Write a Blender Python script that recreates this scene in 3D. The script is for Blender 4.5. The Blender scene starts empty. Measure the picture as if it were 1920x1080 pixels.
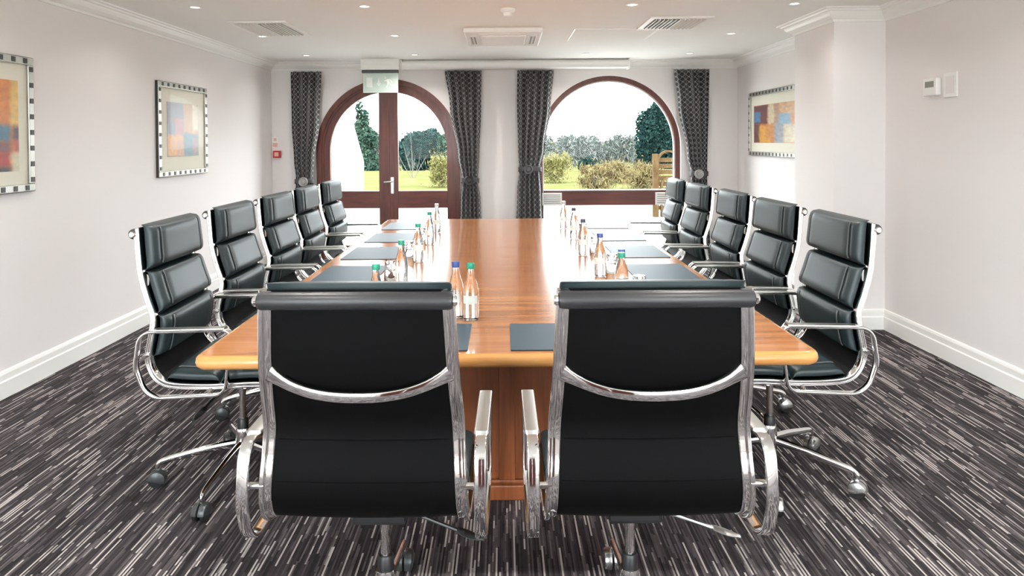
import bpy, bmesh, math, random
from mathutils import Vector, Matrix
PI = math.pi
R = math.radians
random.seed(7)
sc = bpy.context.scene
COL = sc.collection

# ---------------------------------------------------------------- camera, sky, sun, exposure
cam_d = bpy.data.cameras.new('camera'); cam = bpy.data.objects.new('camera', cam_d); COL.objects.link(cam)
sc.camera = cam
F = 1262.0
cam_d.sensor_width = 36.0; cam_d.lens = 36.0 * F / 1920
CAM_H = 1.45
PITCH = 1.0
cam.matrix_world = (Matrix.Translation((0, 0, CAM_H)) @ Matrix.Rotation(R(90 - PITCH), 4, 'X')
                    @ Matrix.Rotation(R(-0.35), 4, 'Z'))
cam_d.shift_x = 15 / 1920
cam_d.shift_y = -(540 - 264 - F * math.tan(R(PITCH))) / 1920
cam_d.clip_start = 0.05; cam_d.clip_end = 600

w = bpy.data.worlds.new('sky'); sc.world = w; w.use_nodes = True
bg = w.node_tree.nodes['Background']
bg.inputs[0].default_value = (0.93, 0.97, 1.0, 1); bg.inputs[1].default_value = 4.6
sun_d = bpy.data.lights.new('sun', 'SUN'); sun_d.energy = 1.2; sun_d.angle = R(3); sun_d.color = (1, .95, .86)
sun = bpy.data.objects.new('sun', sun_d); COL.objects.link(sun)
sun.rotation_euler = Vector((-0.55, 0.25, -0.8)).to_track_quat('-Z', 'Y').to_euler()

sc.view_settings.view_transform = 'Standard'; sc.view_settings.look = 'None'
sc.view_settings.gamma = 1; sc.view_settings.use_curve_mapping = False
sc.view_settings.exposure = 1.68
sc.cycles.max_bounces = 10; sc.cycles.diffuse_bounces = 6; sc.cycles.transparent_max_bounces = 24
sc.cycles.glossy_bounces = 5; sc.cycles.transmission_bounces = 8
sc.cycles.caustics_reflective = False; sc.cycles.caustics_refractive = False
sc.cycles.sample_clamp_indirect = 6.0

# ---------------------------------------------------------------- materials
MATS = {}
def mat(name, col=(.8, .8, .8), rough=.5, metal=0.0, spec=None, coat=0.0, sheen=0.0):
    m = bpy.data.materials.new(name); m.use_nodes = True
    b = m.node_tree.nodes['Principled BSDF']
    b.inputs['Base Color'].default_value = (*col, 1); b.inputs['Roughness'].default_value = rough
    b.inputs['Metallic'].default_value = metal
    if spec is not None: b.inputs['Specular IOR Level'].default_value = spec
    if coat: b.inputs['Coat Weight'].default_value = coat; b.inputs['Coat Roughness'].default_value = .08
    if sheen: b.inputs['Sheen Weight'].default_value = sheen
    MATS[name] = m
    return m
def nd(m, t, **kw):
    n = m.node_tree.nodes.new(t)
    for k, v in kw.items(): setattr(n, k, v)
    return n
def ln(m, a, b): m.node_tree.links.new(a, b)
def bsdf(m): return m.node_tree.nodes['Principled BSDF']
def ramp(m, stops, interp='LINEAR'):
    n = nd(m, 'ShaderNodeValToRGB'); n.color_ramp.interpolation = interp
    e = n.color_ramp.elements
    while len(e) < len(stops): e.new(.5)
    for i, (p, c) in enumerate(stops):
        e[i].position = p; e[i].color = (*c, 1)
    return n
def mapped(m, scale=(1, 1, 1), coord='Object'):
    tc = nd(m, 'ShaderNodeTexCoord'); mp = nd(m, 'ShaderNodeMapping')
    mp.inputs['Scale'].default_value = scale
    ln(m, tc.outputs[coord], mp.inputs['Vector']); return mp.outputs[0]
def noise_bump(m, scale, strength, dist=.001, sc3=(1, 1, 1)):
    n = nd(m, 'ShaderNodeTexNoise'); n.inputs['Scale'].default_value = scale; n.inputs['Detail'].default_value = 4
    ln(m, mapped(m, sc3), n.inputs['Vector'])
    b = nd(m, 'ShaderNodeBump'); b.inputs['Strength'].default_value = strength; b.inputs['Distance'].default_value = dist
    ln(m, n.outputs['Fac'], b.inputs['Height']); ln(m, b.outputs[0], bsdf(m).inputs['Normal'])
def mathn(m, op, a, b=None):
    n = nd(m, 'ShaderNodeMath', operation=op)
    for i, v in enumerate((a, b)):
        if v is None: continue
        if isinstance(v, (int, float)): n.inputs[i].default_value = v
        else: ln(m, v, n.inputs[i])
    return n.outputs[0]

M = MATS
noise_bump(mat('wall_paint', (.80, .768, .76), .75), 180, .08)
noise_bump(mat('ceiling_paint', (.84, .845, .81), .85), 120, .05)
mat('trim_white', (.86, .86, .83), .4)
mat('plastic_white', (.85, .85, .83), .35)
mat('plastic_grey', (.32, .33, .31), .3)
mat('plastic_dark', (.05, .06, .065), .35)
mat('black_plastic', (.012, .012, .013), .4)
mat('chrome', (.80, .80, .80), .07, 1.0)
mat('satin_metal', (.62, .62, .60), .28, 1.0)
mat('silver_shell', (.5, .5, .5), .25, .9)
mat('grey_shell', (.055, .06, .062), .32, .3)
noise_bump(mat('leather', (.014, .027, .031), .42, 0, .55), 420, .12, .0006)  # black leather; teal of the window reflections is put into the base
noise_bump(mat('leather_side', (.022, .022, .025), .38, 0, .5), 420, .12, .0006)
mat('piping', (.10, .105, .105), .3)
noise_bump(mat('sling', (.0015, .0015, .0017), .6, 0, .08), 700, .15, .0005)
mat('red_plastic', (.5, .02, .02), .35)
mat('sign_print', (.75, .45, .35), .5)
mat('cap_green', (.02, .30, .19), .35); mat('cap_blue', (.05, .09, .30), .35); mat('cap_dark', (.06, .065, .09), .35)
mat('cap_clear', (.55, .56, .57), .3)
mat('paper_label', (.72, .82, .80), .6)
mat('mat_board', (.80, .78, .66), .8)
mat('frame_silver', (.45, .44, .40), .32, .85)
mat('frame_dark', (.035, .032, .03), .4)
mat('screen_lcd', (.28, .31, .27), .2)
noise_bump(mat('render_white', (.86, .85, .82), .8), 30, .1)
noise_bump(mat('paving', (.42, .415, .40), .85, 0, .1), 6, .1); noise_bump(mat('paving_bounce', (.74, .73, .70), .8), 6, .1)
mat('rosette_grey', (.30, .29, .285), .5, .3); mat('tieback_cloth', (.07, .07, .075), .6); mat('sign_white', (.9, .95, .92), .5)

def wood(name, cols, sc3, rough, coat=0.0, nscale=3.0):
    m = mat(name, cols[1], rough, 0, .5, coat)
    v = mapped(m, sc3)
    n = nd(m, 'ShaderNodeTexNoise'); n.inputs['Scale'].default_value = nscale; n.inputs['Detail'].default_value = 7
    n.inputs['Roughness'].default_value = .62; n.inputs['Distortion'].default_value = .5
    ln(m, v, n.inputs['Vector'])
    r = ramp(m, [(.30, cols[0]), (.5, cols[1]), (.70, cols[2])])
    ln(m, n.outputs['Fac'], r.inputs[0]); ln(m, r.outputs[0], bsdf(m).inputs['Base Color'])
    return m
wood('table_wood', [(.25, .085, .026), (.41, .165, .055), (.52, .235, .088)], (.55, 7, 7), .20, .6, 2.4)
wood('table_edge', [(.48, .20, .055), (.62, .29, .09), (.70, .36, .13)], (.6, 9, 9), .22, .5, 3)
wood('pedestal_wood', [(.15, .042, .014), (.24, .072, .024), (.32, .10, .036)], (9, 9, .7), .35, .2, 2.5)
wood('door_wood', [(.060, .012, .008), (.110, .023, .014), (.155, .037, .023)], (8, 8, .8), .38, .15, 3)
wood('door_wood_rail', [(.065, .012, .008), (.118, .023, .014), (.155, .035, .022)], (.8, 8, 8), .38, .15, 3)
wood('garden_wood', [(.034, .020, .009), (.056, .035, .016), (.08, .052, .026)], (5, 5, 2), .9); bsdf(M['garden_wood']).inputs['Specular IOR Level'].default_value = .05
wood('bark', [(.06, .05, .04), (.11, .095, .075), (.17, .15, .12)], (8, 8, 2), .9)
wood('pale_bark', [(.07, .065, .055), (.10, .095, .082), (.13, .125, .11)], (8, 8, 2), .9)

# striped carpet: broken light yarns on a dark ground, running the length of the room
m = mat('carpet', (.09, .08, .085), .95, 0, .1)
tc = nd(m, 'ShaderNodeTexCoord'); sp = nd(m, 'ShaderNodeSeparateXYZ'); ln(m, tc.outputs['Object'], sp.inputs[0])
def hash_layer(width, length, seed):
    ix = mathn(m, 'FLOOR', mathn(m, 'DIVIDE', sp.outputs[0], width))
    wn = nd(m, 'ShaderNodeTexWhiteNoise', noise_dimensions='2D'); cx = nd(m, 'ShaderNodeCombineXYZ')
    ln(m, ix, cx.inputs[0]); cx.inputs[1].default_value = seed; ln(m, cx.outputs[0], wn.inputs['Vector'])
    iy = mathn(m, 'FLOOR', mathn(m, 'ADD', mathn(m, 'DIVIDE', sp.outputs[1], length), mathn(m, 'MULTIPLY', wn.outputs['Value'], 57.0)))
    w2 = nd(m, 'ShaderNodeTexWhiteNoise', noise_dimensions='3D'); c2 = nd(m, 'ShaderNodeCombineXYZ')
    ln(m, ix, c2.inputs[0]); ln(m, iy, c2.inputs[1]); c2.inputs[2].default_value = seed * 3.1
    ln(m, c2.outputs[0], w2.inputs['Vector'])
    odd = mathn(m, 'FLOORED_MODULO', ix, 2.0)
    return mathn(m, 'MULTIPLY', w2.outputs['Value'], mathn(m, 'SUBTRACT', 1.0, mathn(m, 'MULTIPLY', odd, .22)))
h1 = hash_layer(.0062, .17, 1.0); h2 = hash_layer(.0062, .05, 4.0)
mixv = mathn(m, 'ADD', mathn(m, 'MULTIPLY', h1, .86), mathn(m, 'MULTIPLY', h2, .14))
r = ramp(m, [(0, (.019, .0165, .018)), (.40, (.046, .040, .044)), (.60, (.085, .073, .079)), (.72, (.145, .128, .133)), (.80, (.46, .425, .415))])
ln(m, mixv, r.inputs[0]); ln(m, r.outputs[0], bsdf(m).inputs['Base Color'])
bp = nd(m, 'ShaderNodeBump'); bp.inputs['Strength'].default_value = .35; bp.inputs['Distance'].default_value = .002
ln(m, mixv, bp.inputs['Height']); ln(m, bp.outputs[0], bsdf(m).inputs['Normal'])

# curtain weave: pale ogee links on charcoal, on the cloth's own UV
m = mat('curtain_cloth', (.05, .05, .055), .6, 0, .4, 0, .3)
uv = nd(m, 'ShaderNodeUVMap'); mp = nd(m, 'ShaderNodeMapping'); ln(m, uv.outputs[0], mp.inputs[0])
mp.inputs['Scale'].default_value = (1, 1, 1)
s2 = nd(m, 'ShaderNodeSeparateXYZ'); ln(m, mp.outputs[0], s2.inputs[0])
a = mathn(m, 'SINE', mathn(m, 'MULTIPLY', s2.outputs[0], 2 * PI / .040))
b_ = mathn(m, 'SINE', mathn(m, 'MULTIPLY', s2.outputs[1], 2 * PI / .062))
d = mathn(m, 'ABSOLUTE', mathn(m, 'ADD', a, mathn(m, 'MULTIPLY', b_, .9)))
r = ramp(m, [(0, (.34, .33, .325)), (.28, (.25, .245, .24)), (.42, (.024, .024, .03)), (1, (.015, .015, .02))])
ln(m, d, r.inputs[0]); ln(m, r.outputs[0], bsdf(m).inputs['Base Color'])

noise_bump(mat('desk_pad_leather', (.026, .052, .074), .5, 0, .35), 350, .08, .0004)  # blue of the reflected sky is put into the base colour

# thin panes: clear sheet with a mirror reflection by Fresnel
def pane(name, tint, refl=1.0):
    m = bpy.data.materials.new(name); m.use_nodes = True; nt = m.node_tree; nt.nodes.clear()
    out = nt.nodes.new('ShaderNodeOutputMaterial'); mx = nt.nodes.new('ShaderNodeMixShader')
    tr = nt.nodes.new('ShaderNodeBsdfTransparent'); gl = nt.nodes.new('ShaderNodeBsdfGlossy')
    tr.inputs[0].default_value = (*tint, 1); gl.inputs['Roughness'].default_value = .02
    fr = nt.nodes.new('ShaderNodeLayerWeight'); pw = nt.nodes.new('ShaderNodeMath'); pw.operation = 'POWER'; pw.inputs[1].default_value = 5
    mm = nt.nodes.new('ShaderNodeMath'); mm.operation = 'MULTIPLY_ADD'; mm.inputs[1].default_value = .8 * min(refl, 1); mm.inputs[2].default_value = .035 * refl
    nt.links.new(fr.outputs['Facing'], pw.inputs[0]); nt.links.new(pw.outputs[0], mm.inputs[0]); nt.links.new(mm.outputs[0], mx.inputs[0])
    nt.links.new(tr.outputs[0], mx.inputs[1]); nt.links.new(gl.outputs[0], mx.inputs[2]); nt.links.new(mx.outputs[0], out.inputs[0])
    MATS[name] = m; return m
pane('window_glass', (.97, .985, .98), .14); pane('picture_glass', (.98, .98, .98), .10)
for nm_, ior_ in (('bottle_glass', 1.36), ('tumbler_glass', 1.45)):
    m = mat(nm_, (.97, .99, .985), 0.0); bsdf(m).inputs['Transmission Weight'].default_value = 1.0; bsdf(m).inputs['IOR'].default_value = ior_
m = mat('sign_acrylic', (.72, .86, .79), .15); b = bsdf(m); b.inputs['Alpha'].default_value = .80
m = mat('lamp_lens', (.9, .9, .88), .3); bsdf(m).inputs['Emission Color'].default_value = (1, .95, .87, 1); bsdf(m).inputs['Emission Strength'].default_value = .9  # faint glow added to downlight lenses that look unlit

def leafmat(name, c1, c2, nscale=1.5):
    m = mat(name, c1, .9, 0, 0.0)
    n = nd(m, 'ShaderNodeTexNoise'); n.inputs['Scale'].default_value = nscale; n.inputs['Detail'].default_value = 6
    ln(m, mapped(m), n.inputs['Vector'])
    r = ramp(m, [(.35, c1), (.65, c2)]); ln(m, n.outputs['Fac'], r.inputs[0]); ln(m, r.outputs[0], bsdf(m).inputs['Base Color'])
leafmat('evergreen', (.006, .019, .018), (.018, .040, .036))
leafmat('laurel', (.016, .036, .029), (.038, .064, .046))
leafmat('twig_grey', (.065, .077, .074), (.105, .115, .107))  # pale winter twigs; distant glare is lightened into the grey too
leafmat('twig_gold', (.10, .095, .036), (.19, .175, .075))
leafmat('twig_brown', (.065, .047, .024), (.17, .14, .068), 3)
leafmat('lawn_grass', (.060, .064, .022), (.082, .083, .036), .8)

# ---------------------------------------------------------------- mesh helpers
class MB:
    def __init__(s): s.v = []; s.f = []; s.mi = []; s.cur = 0; s.uv = None
    def add(s, vs, fs):
        o = len(s.v); s.v += [tuple(p) for p in vs]
        for f in fs: s.f.append(tuple(i + o for i in f)); s.mi.append(s.cur)
        return s
    def box(s, x0, x1, y0, y1, z0, z1):
        vs = [(x, y, z) for z in (z0, z1) for y in (y0, y1) for x in (x0, x1)]
        return s.add(vs, [(0, 2, 3, 1), (4, 5, 7, 6), (0, 1, 5, 4), (2, 6, 7, 3), (0, 4, 6, 2), (1, 3, 7, 5)])
    def loft(s, rings, close=False, caps=True):
        n = len(rings[0]); vs = [p for r_ in rings for p in r_]; fs = []
        k = len(rings)
        for i in range(k if close else k - 1):
            a, b = i * n, ((i + 1) % k) * n
            for j in range(n):
                fs.append((a + j, a + (j + 1) % n, b + (j + 1) % n, b + j))
        if caps and not close:
            fs.append(tuple(range(n - 1, -1, -1))); fs.append(tuple((k - 1) * n + j for j in range(n)))
        return s.add(vs, fs)
    def tube(s, path, rad, seg=10, close=False, sx=1.0, sy=1.0):
        """round or oval tube; rad may be a list"""
        prof = [(math.cos(2 * PI * j / seg) * sx, math.sin(2 * PI * j / seg) * sy) for j in range(seg)]
        return s.sweep(path, prof, close, rad)
    def sweep(s, path, prof, close=False, rad=1.0, side=None):
        P = [Vector(p) for p in path]; n = len(P); rings = []; N = None
        for i in range(n):
            if close: T = P[(i + 1) % n] - P[i - 1]
            else: T = P[min(i + 1, n - 1)] - P[max(i - 1, 0)]
            T.normalize()
            if side is not None:
                N = Vector(side); N = (N - T * N.dot(T)).normalized()
            elif N is None:
                N = Vector((0, 0, 1)) if abs(T.z) < .9 else Vector((1, 0, 0))
                N = (N - T * N.dot(T)).normalized()
            else: N = (N - T * N.dot(T)).normalized()
            B = T.cross(N)
            q = rad[i] if isinstance(rad, (list, tuple)) else rad
            rings.append([P[i] + N * (a * q) + B * (b * q) for a, b in prof])
        return s.loft(rings, close)
    def lathe(s, prof, seg=20, o=(0, 0, 0), axis='Z', caps=True, close=False):
        rings = []
        for r_, z in prof:
            ring = []
            for j in range(seg):
                a = 2 * PI * j / seg; c, d = r_ * math.cos(a), r_ * math.sin(a)
                p = (c, d, z) if axis == 'Z' else ((z, c, d) if axis == 'X' else (d, z, c))
                ring.append((p[0] + o[0], p[1] + o[1], p[2] + o[2]))
            rings.append(ring)
        return s.loft(rings, close, caps)
    def prism(s, poly, y0, y1, plane='XZ'):
        """extrude a 2D polygon along the third axis"""
        n = len(poly)
        def P(a, b, c): return (a, c, b) if plane == 'XZ' else ((a, b, c) if plane == 'XY' else (c, a, b))
        vs = [P(a, b, y0) for a, b in poly] + [P(a, b, y1) for a, b in poly]
        fs = [tuple(range(n)), tuple(range(2 * n - 1, n - 1, -1))] + [(j, j + n, (j + 1) % n + n, (j + 1) % n) for j in range(n)]
        return s.add(vs, fs)
    def build(s, name, mats, parent=None, smooth=False, bevel=0, seg=2, loc=None):
        me = bpy.data.meshes.new(name); me.from_pydata(s.v, [], s.f)
        if not isinstance(mats, (list, tuple)): mats = [mats]
        for q in mats: me.materials.append(MATS[q])
        if len(mats) > 1: me.polygons.foreach_set('material_index', s.mi)
        if s.uv:
            l = me.uv_layers.new(name='UVMap')
            for lp in me.loops: l.data[lp.index].uv = s.uv[lp.vertex_index]
        bm = bmesh.new(); bm.from_mesh(me)
        if bevel:
            es = [e for e in bm.edges if len(e.link_faces) == 2 and e.calc_face_angle(0) > R(35)]
            bmesh.ops.bevel(bm, geom=es, offset=bevel, segments=seg, profile=.5, affect='EDGES', clamp_overlap=True)
        bmesh.ops.recalc_face_normals(bm, faces=bm.faces)
        bm.to_mesh(me); bm.free()
        if smooth:
            for p in me.polygons: p.use_smooth = True
            me.set_sharp_from_angle(angle=R(40))
        ob = bpy.data.objects.new(name, me); COL.objects.link(ob)
        if parent: ob.parent = parent
        if loc: ob.location = loc
        return ob
def tag(o, label=None, cat=None, group=None, kind=None):
    for k, v in (('label', label), ('category', cat), ('group', group), ('kind', kind)):
        if v: o[k] = v
    return o
def empty(name, loc=(0, 0, 0), rz=0.0, label=None, cat=None, group=None, kind=None):
    o = bpy.data.objects.new(name, None); COL.objects.link(o); o.location = loc; o.rotation_euler = (0, 0, rz)
    o.empty_display_size = .1
    return tag(o, label, cat, group, kind)
def copy_tree(o, parent=None):
    c = o.copy(); COL.objects.link(c); c.parent = parent
    for ch in list(o.children): copy_tree(ch, c)
    return c
def struct(name, mb, mats, label=None, **kw):
    return tag(mb.build(name, mats, **kw), label, name.split('_')[0], None, 'structure')
def catmull(pts, n=6, closed=False):
    P = [Vector(p) for p in pts]; out = []; k = len(P)
    for i in range(k if closed else k - 1):
        if closed: p0, p1, p2, p3 = P[i - 1], P[i], P[(i + 1) % k], P[(i + 2) % k]
        else: p0, p1, p2, p3 = P[max(i - 1, 0)], P[i], P[i + 1], P[min(i + 2, k - 1)]
        for j in range(n):
            t = j / n
            out.append(.5 * ((2 * p1) + (p2 - p0) * t + (2 * p0 - 5 * p1 + 4 * p2 - p3) * t * t + (3 * p1 - p0 - 3 * p2 + p3) * t ** 3))
    if not closed: out.append(P[-1])
    return out
def round_poly(pts, rad, n=6):
    """closed polygon (3D points) with rounded corners"""
    P = [Vector(p) for p in pts]; out = []
    for i in range(len(P)):
        a, b, c = P[i - 1], P[i], P[(i + 1) % len(P)]
        q = rad[i] if isinstance(rad, (list, tuple)) else rad
        d1 = (a - b).normalized(); d2 = (c - b).normalized(); ang = d1.angle(d2)
        t = q / math.tan(ang / 2); p1 = b + d1 * t; p2 = b + d2 * t
        cen = b + (d1 + d2).normalized() * (q / math.sin(ang / 2))
        v1 = p1 - cen; v2 = p2 - cen
        for j in range(n + 1):
            out.append(cen + v1.slerp(v2, j / n).normalized() * q)
    return out
def rrect(hw, hh, r, n=3):
    out = []
    for cx, cy, a0 in ((hw - r, hh - r, 0), (-hw + r, hh - r, 90), (-hw + r, -hh + r, 180), (hw - r, -hh + r, 270)):
        for j in range(n + 1):
            a = R(a0 + 90 * j / n); out.append((cx + r * math.cos(a), cy + r * math.sin(a)))
    return out

# ---------------------------------------------------------------- room shell
XL, XR, YF, YB, ZC = -2.87, 2.89, 8.33, -1.5, 2.43
T = .28
struct('floor', MB().box(XL - T, XR + T, YB - T, YF + T, -.12, 0), 'carpet', 'dark grey carpet with broken pale stripes running the length of the room')
struct('ceiling', MB().box(XL - T, XR + T, YB - T, YF + T, ZC, ZC + .2), 'ceiling_paint', 'flat off-white plaster ceiling')
struct('wall_left', MB().box(XL - T, XL, YB - T, YF + T, 0, ZC), 'wall_paint', 'plain pale pinkish wall hung with two framed prints')
struct('wall_right', MB().box(XR, XR + T, YB - T, YF + T, 0, ZC), 'wall_paint', 'plain pale pinkish wall with thermostat')
PX0, PY0, PY1 = 2.50, 5.10, 5.79
struct('wall_pillar', MB().box(PX0, XR, PY0, PY1, 0, ZC), 'wall_paint', 'square pale pier standing out from the wall beside the thermostat')

DCX, DR, DZ = -1.432, .884, 1.338       # arched door opening
WCX, WR, WZ = 1.307, .884, 1.364        # arched window opening
def arch_wall(name, openings, x0, x1, y0, y1, ztop, label):
    mb = MB(); xs = []
    x = x0
    cols = []
    for cx, r_, zs in openings:
        cols.append([(x, None), (cx - r_, None)])
        arc = [(cx - r_ * math.cos(PI * k / 48), zs + r_ * math.sin(PI * k / 48)) for k in range(49)]
        cols.append(arc); x = cx + r_
    cols.append([(x, None), (x1, None)])
    for c in cols:
        for (xa, za), (xb, zb) in zip(c[:-1], c[1:]):
            za2 = 0 if za is None else za; zb2 = 0 if zb is None else zb
            vs = [(xa, y0, za2), (xb, y0, zb2), (xb, y0, ztop), (xa, y0, ztop), (xa, y1, za2), (xb, y1, zb2), (xb, y1, ztop), (xa, y1, ztop)]
            mb.add(vs, [(0, 1, 2, 3), (5, 4, 7, 6), (1, 0, 4, 5)])
    for cx, r_, zs in openings:
        for sx in (-1, 1):
            xx = cx + sx * r_
            mb.add([(xx, y0, 0), (xx, y1, 0), (xx, y1, zs), (xx, y0, zs)], [(0, 1, 2, 3)])
    return struct(name, mb, 'wall_paint', label)
wf = arch_wall('wall_front', [(DCX, DR, DZ), (WCX, WR, WZ)], XL, XR, YF, YF + T, ZC, 'pale end wall with arched door and arched window openings')

# unseen rear wall with a timber door; its windows are invented to supply daylight
BW = [(-2.80, -.62), (.62, 2.80)]; BZ0, BZ1 = .16, 2.33
mb = MB(); y0, y1 = YB - T, YB
for a, b in ((XL, BW[0][0]), (BW[0][1], -.56), (.56, BW[1][0]), (BW[1][1], XR)): mb.box(a, b, y0, y1, 0, ZC)
for a, b in BW: mb.box(a, b, y0, y1, 0, BZ0); mb.box(a, b, y0, y1, BZ1, ZC)
mb.box(-.56, .56, y0, y1, 2.1, ZC)
struct('wall_back', mb, 'wall_paint', 'plain pale unseen wall with two windows added for light and a timber door')
for i, (a, b) in enumerate(BW):
    wn = empty('window_%d' % (i + 2), ((a + b) / 2, YB - .12, BZ0), 0, 'dark timber framed window added unseen in the rear wall to light the room', 'window', None, 'structure')
    hw, hh = (b - a) / 2, BZ1 - BZ0
    fr = MB().box(-hw, hw, -.04, .04, 0, .07).box(-hw, hw, -.04, .04, hh - .07, hh).box(-hw, -hw + .07, -.04, .04, .07, hh - .07).box(hw - .07, hw, -.04, .04, .07, hh - .07).box(-.035, .035, -.04, .04, .07, hh - .07)
    fr.build('window_frame', 'door_wood', wn, bevel=.006)
    MB().box(-hw + .06, -.03, -.004, .004, .06, hh - .06).build('pane', 'window_glass', wn)
    MB().box(.03, hw - .06, -.004, .004, .06, hh - .06).build('pane', 'window_glass', wn)
d2 = empty('door_2', (0, YB - .1, 0), 0, 'dark timber double door in the rear wall', 'door', None, 'structure')
MB().box(-.56, -.50, -.06, .1, 0, 2.1).box(.50, .56, -.06, .1, 0, 2.1).box(-.50, .50, -.06, .1, 2.02, 2.1).build('door_frame', 'door_wood', d2, bevel=.006)
for s in (-1, 1):
    lf = MB().box(min(s * .50, s * .005), max(s * .50, s * .005), -.03, .02, .005, 2.015).build('door_leaf', 'door_wood', d2, bevel=.004)
    for z0_, z1_ in ((.15, .95), (1.1, 1.88)):
        MB().box(min(s * .42, s * .10), max(s * .42, s * .10), .02, .03, z0_, z1_).build('panel', 'door_wood', lf, bevel=.008)
    MB().tube([(s * .07, .02, 1.0), (s * .07, .065, 1.0), (s * .2, .065, 1.0)], .009).build('handle', 'satin_metal', lf, smooth=True)

# skirtings (stepped) and cornices (moulded), one per side
SK = [(0, 0), (.020, 0), (.020, .095), (.014, .102), (.014, .135), (.010, .150), (.004, .155), (0, .155)]
CO = [(0, 0), (.012, 0), (.016, .016), (.030, .024), (.052, .040), (.066, .058), (.070, .070), (.086, .074), (.092, .084), (.112, .088), (.116, .097), (0, .097)]
def mould(mb, prof, A, B, z, nrm, ma=0.0, mbv=0.0):
    """profile (out, up) run from A to B on a wall whose inward normal is nrm; ma/mbv mitre slopes at the ends"""
    A = Vector((*A, z)); B = Vector((*B, z)); n = Vector((*nrm, 0)); t = (B - A).normalized()
    r1 = [A + n * o + Vector((0, 0, u)) + t * (o * ma) for o, u in prof]
    r2 = [B + n * o + Vector((0, 0, u)) + t * (o * mbv) for o, u in prof]
    mb.loft([r1, r2]); return mb
ZK = ZC - .097
runs = {'left': [((XL, YB), (XL, YF), (1, 0), 1, -1)],
        'right': [((XR, YB), (XR, PY0), (-1, 0), 1, -1), ((XR, PY0), (PX0, PY0), (0, -1), 1, 1), ((PX0, PY0), (PX0, PY1), (-1, 0), -1, 1),
                  ((PX0, PY1), (XR, PY1), (0, 1), -1, -1), ((XR, PY1), (XR, YF), (-1, 0), 1, -1)]}
for sd, rs in runs.items():
    a, c = MB(), MB()
    for r_ in rs:
        mould(a, SK, r_[0], r_[1], 0, *r_[2:]); mould(c, CO, r_[0], r_[1], ZK, *r_[2:])
    struct('baseboard_' + sd, a, 'trim_white', 'white stepped skirting board along the ' + ('wall with two prints' if sd == 'left' else 'wall with thermostat'))
    tag(c.build('trim_%d' % (1 if sd == 'left' else 2), 'trim_white'), 'white moulded cornice along the ' + ('wall with two prints' if sd == 'left' else 'wall with thermostat and pier'), 'cornice', None, 'structure')
c = MB(); mould(c, CO, (XL, YF), (XR, YF), ZK, (0, -1), 1, -1)
tag(c.build('trim_3', 'trim_white'), 'white moulded cornice above the arched door and window', 'cornice', None, 'structure')
c = MB(); mould(c, CO, (XL, YB), (XR, YB), ZK, (0, 1), 1, -1)
tag(c.build('trim_4', 'trim_white'), 'white moulded cornice on the rear wall', 'cornice', None, 'structure')
a = MB()
for xa, xb in ((XL, DCX - DR), (DCX + DR, WCX - WR), (WCX + WR, XR)): mould(a, SK, (xa, YF), (xb, YF), 0, (0, -1))
struct('baseboard_front', a, 'trim_white', 'white stepped skirting board on the end wall between the arches')

# ---------------------------------------------------------------- arched door and arched window
def arch_ring(mb, cx, zs, ro, ri, y0, y1, zb, a0=0.0, a1=180.0, legL=True, legR=True, n=40):
    po, pi_ = [], []
    for k in range(n + 1):
        a = R(a0 + (a1 - a0) * k / n)
        po.append((cx + ro * math.cos(a), zs + ro * math.sin(a))); pi_.append((cx + ri * math.cos(a), zs + ri * math.sin(a)))
    if legR: po.insert(0, (cx + ro, zb)); pi_.insert(0, (cx + ri, zb))
    if legL: po.append((cx - ro, zb)); pi_.append((cx - ri, zb))
    rings = [[(o[0], y0, o[1]), (o[0], y1, o[1]), (q[0], y1, q[1]), (q[0], y0, q[1])] for o, q in zip(po, pi_)]
    return mb.loft(rings)
DY = YF - .012
dr = empty('door_1', (0, 0, 0), 0, 'arched dark reddish timber double door with glass panes', 'door', None, 'structure')
dfr = MB(); arch_ring(dfr, DCX, DZ, DR, .825, DY - .012, DY + .11, 0)
arch_ring(dfr, DCX, DZ, .835, .80, DY + .015, DY + .11, 0); dfr.build('door_frame', 'door_wood', dr, smooth=True)
RZ0, RZ1 = .62, .836
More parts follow.
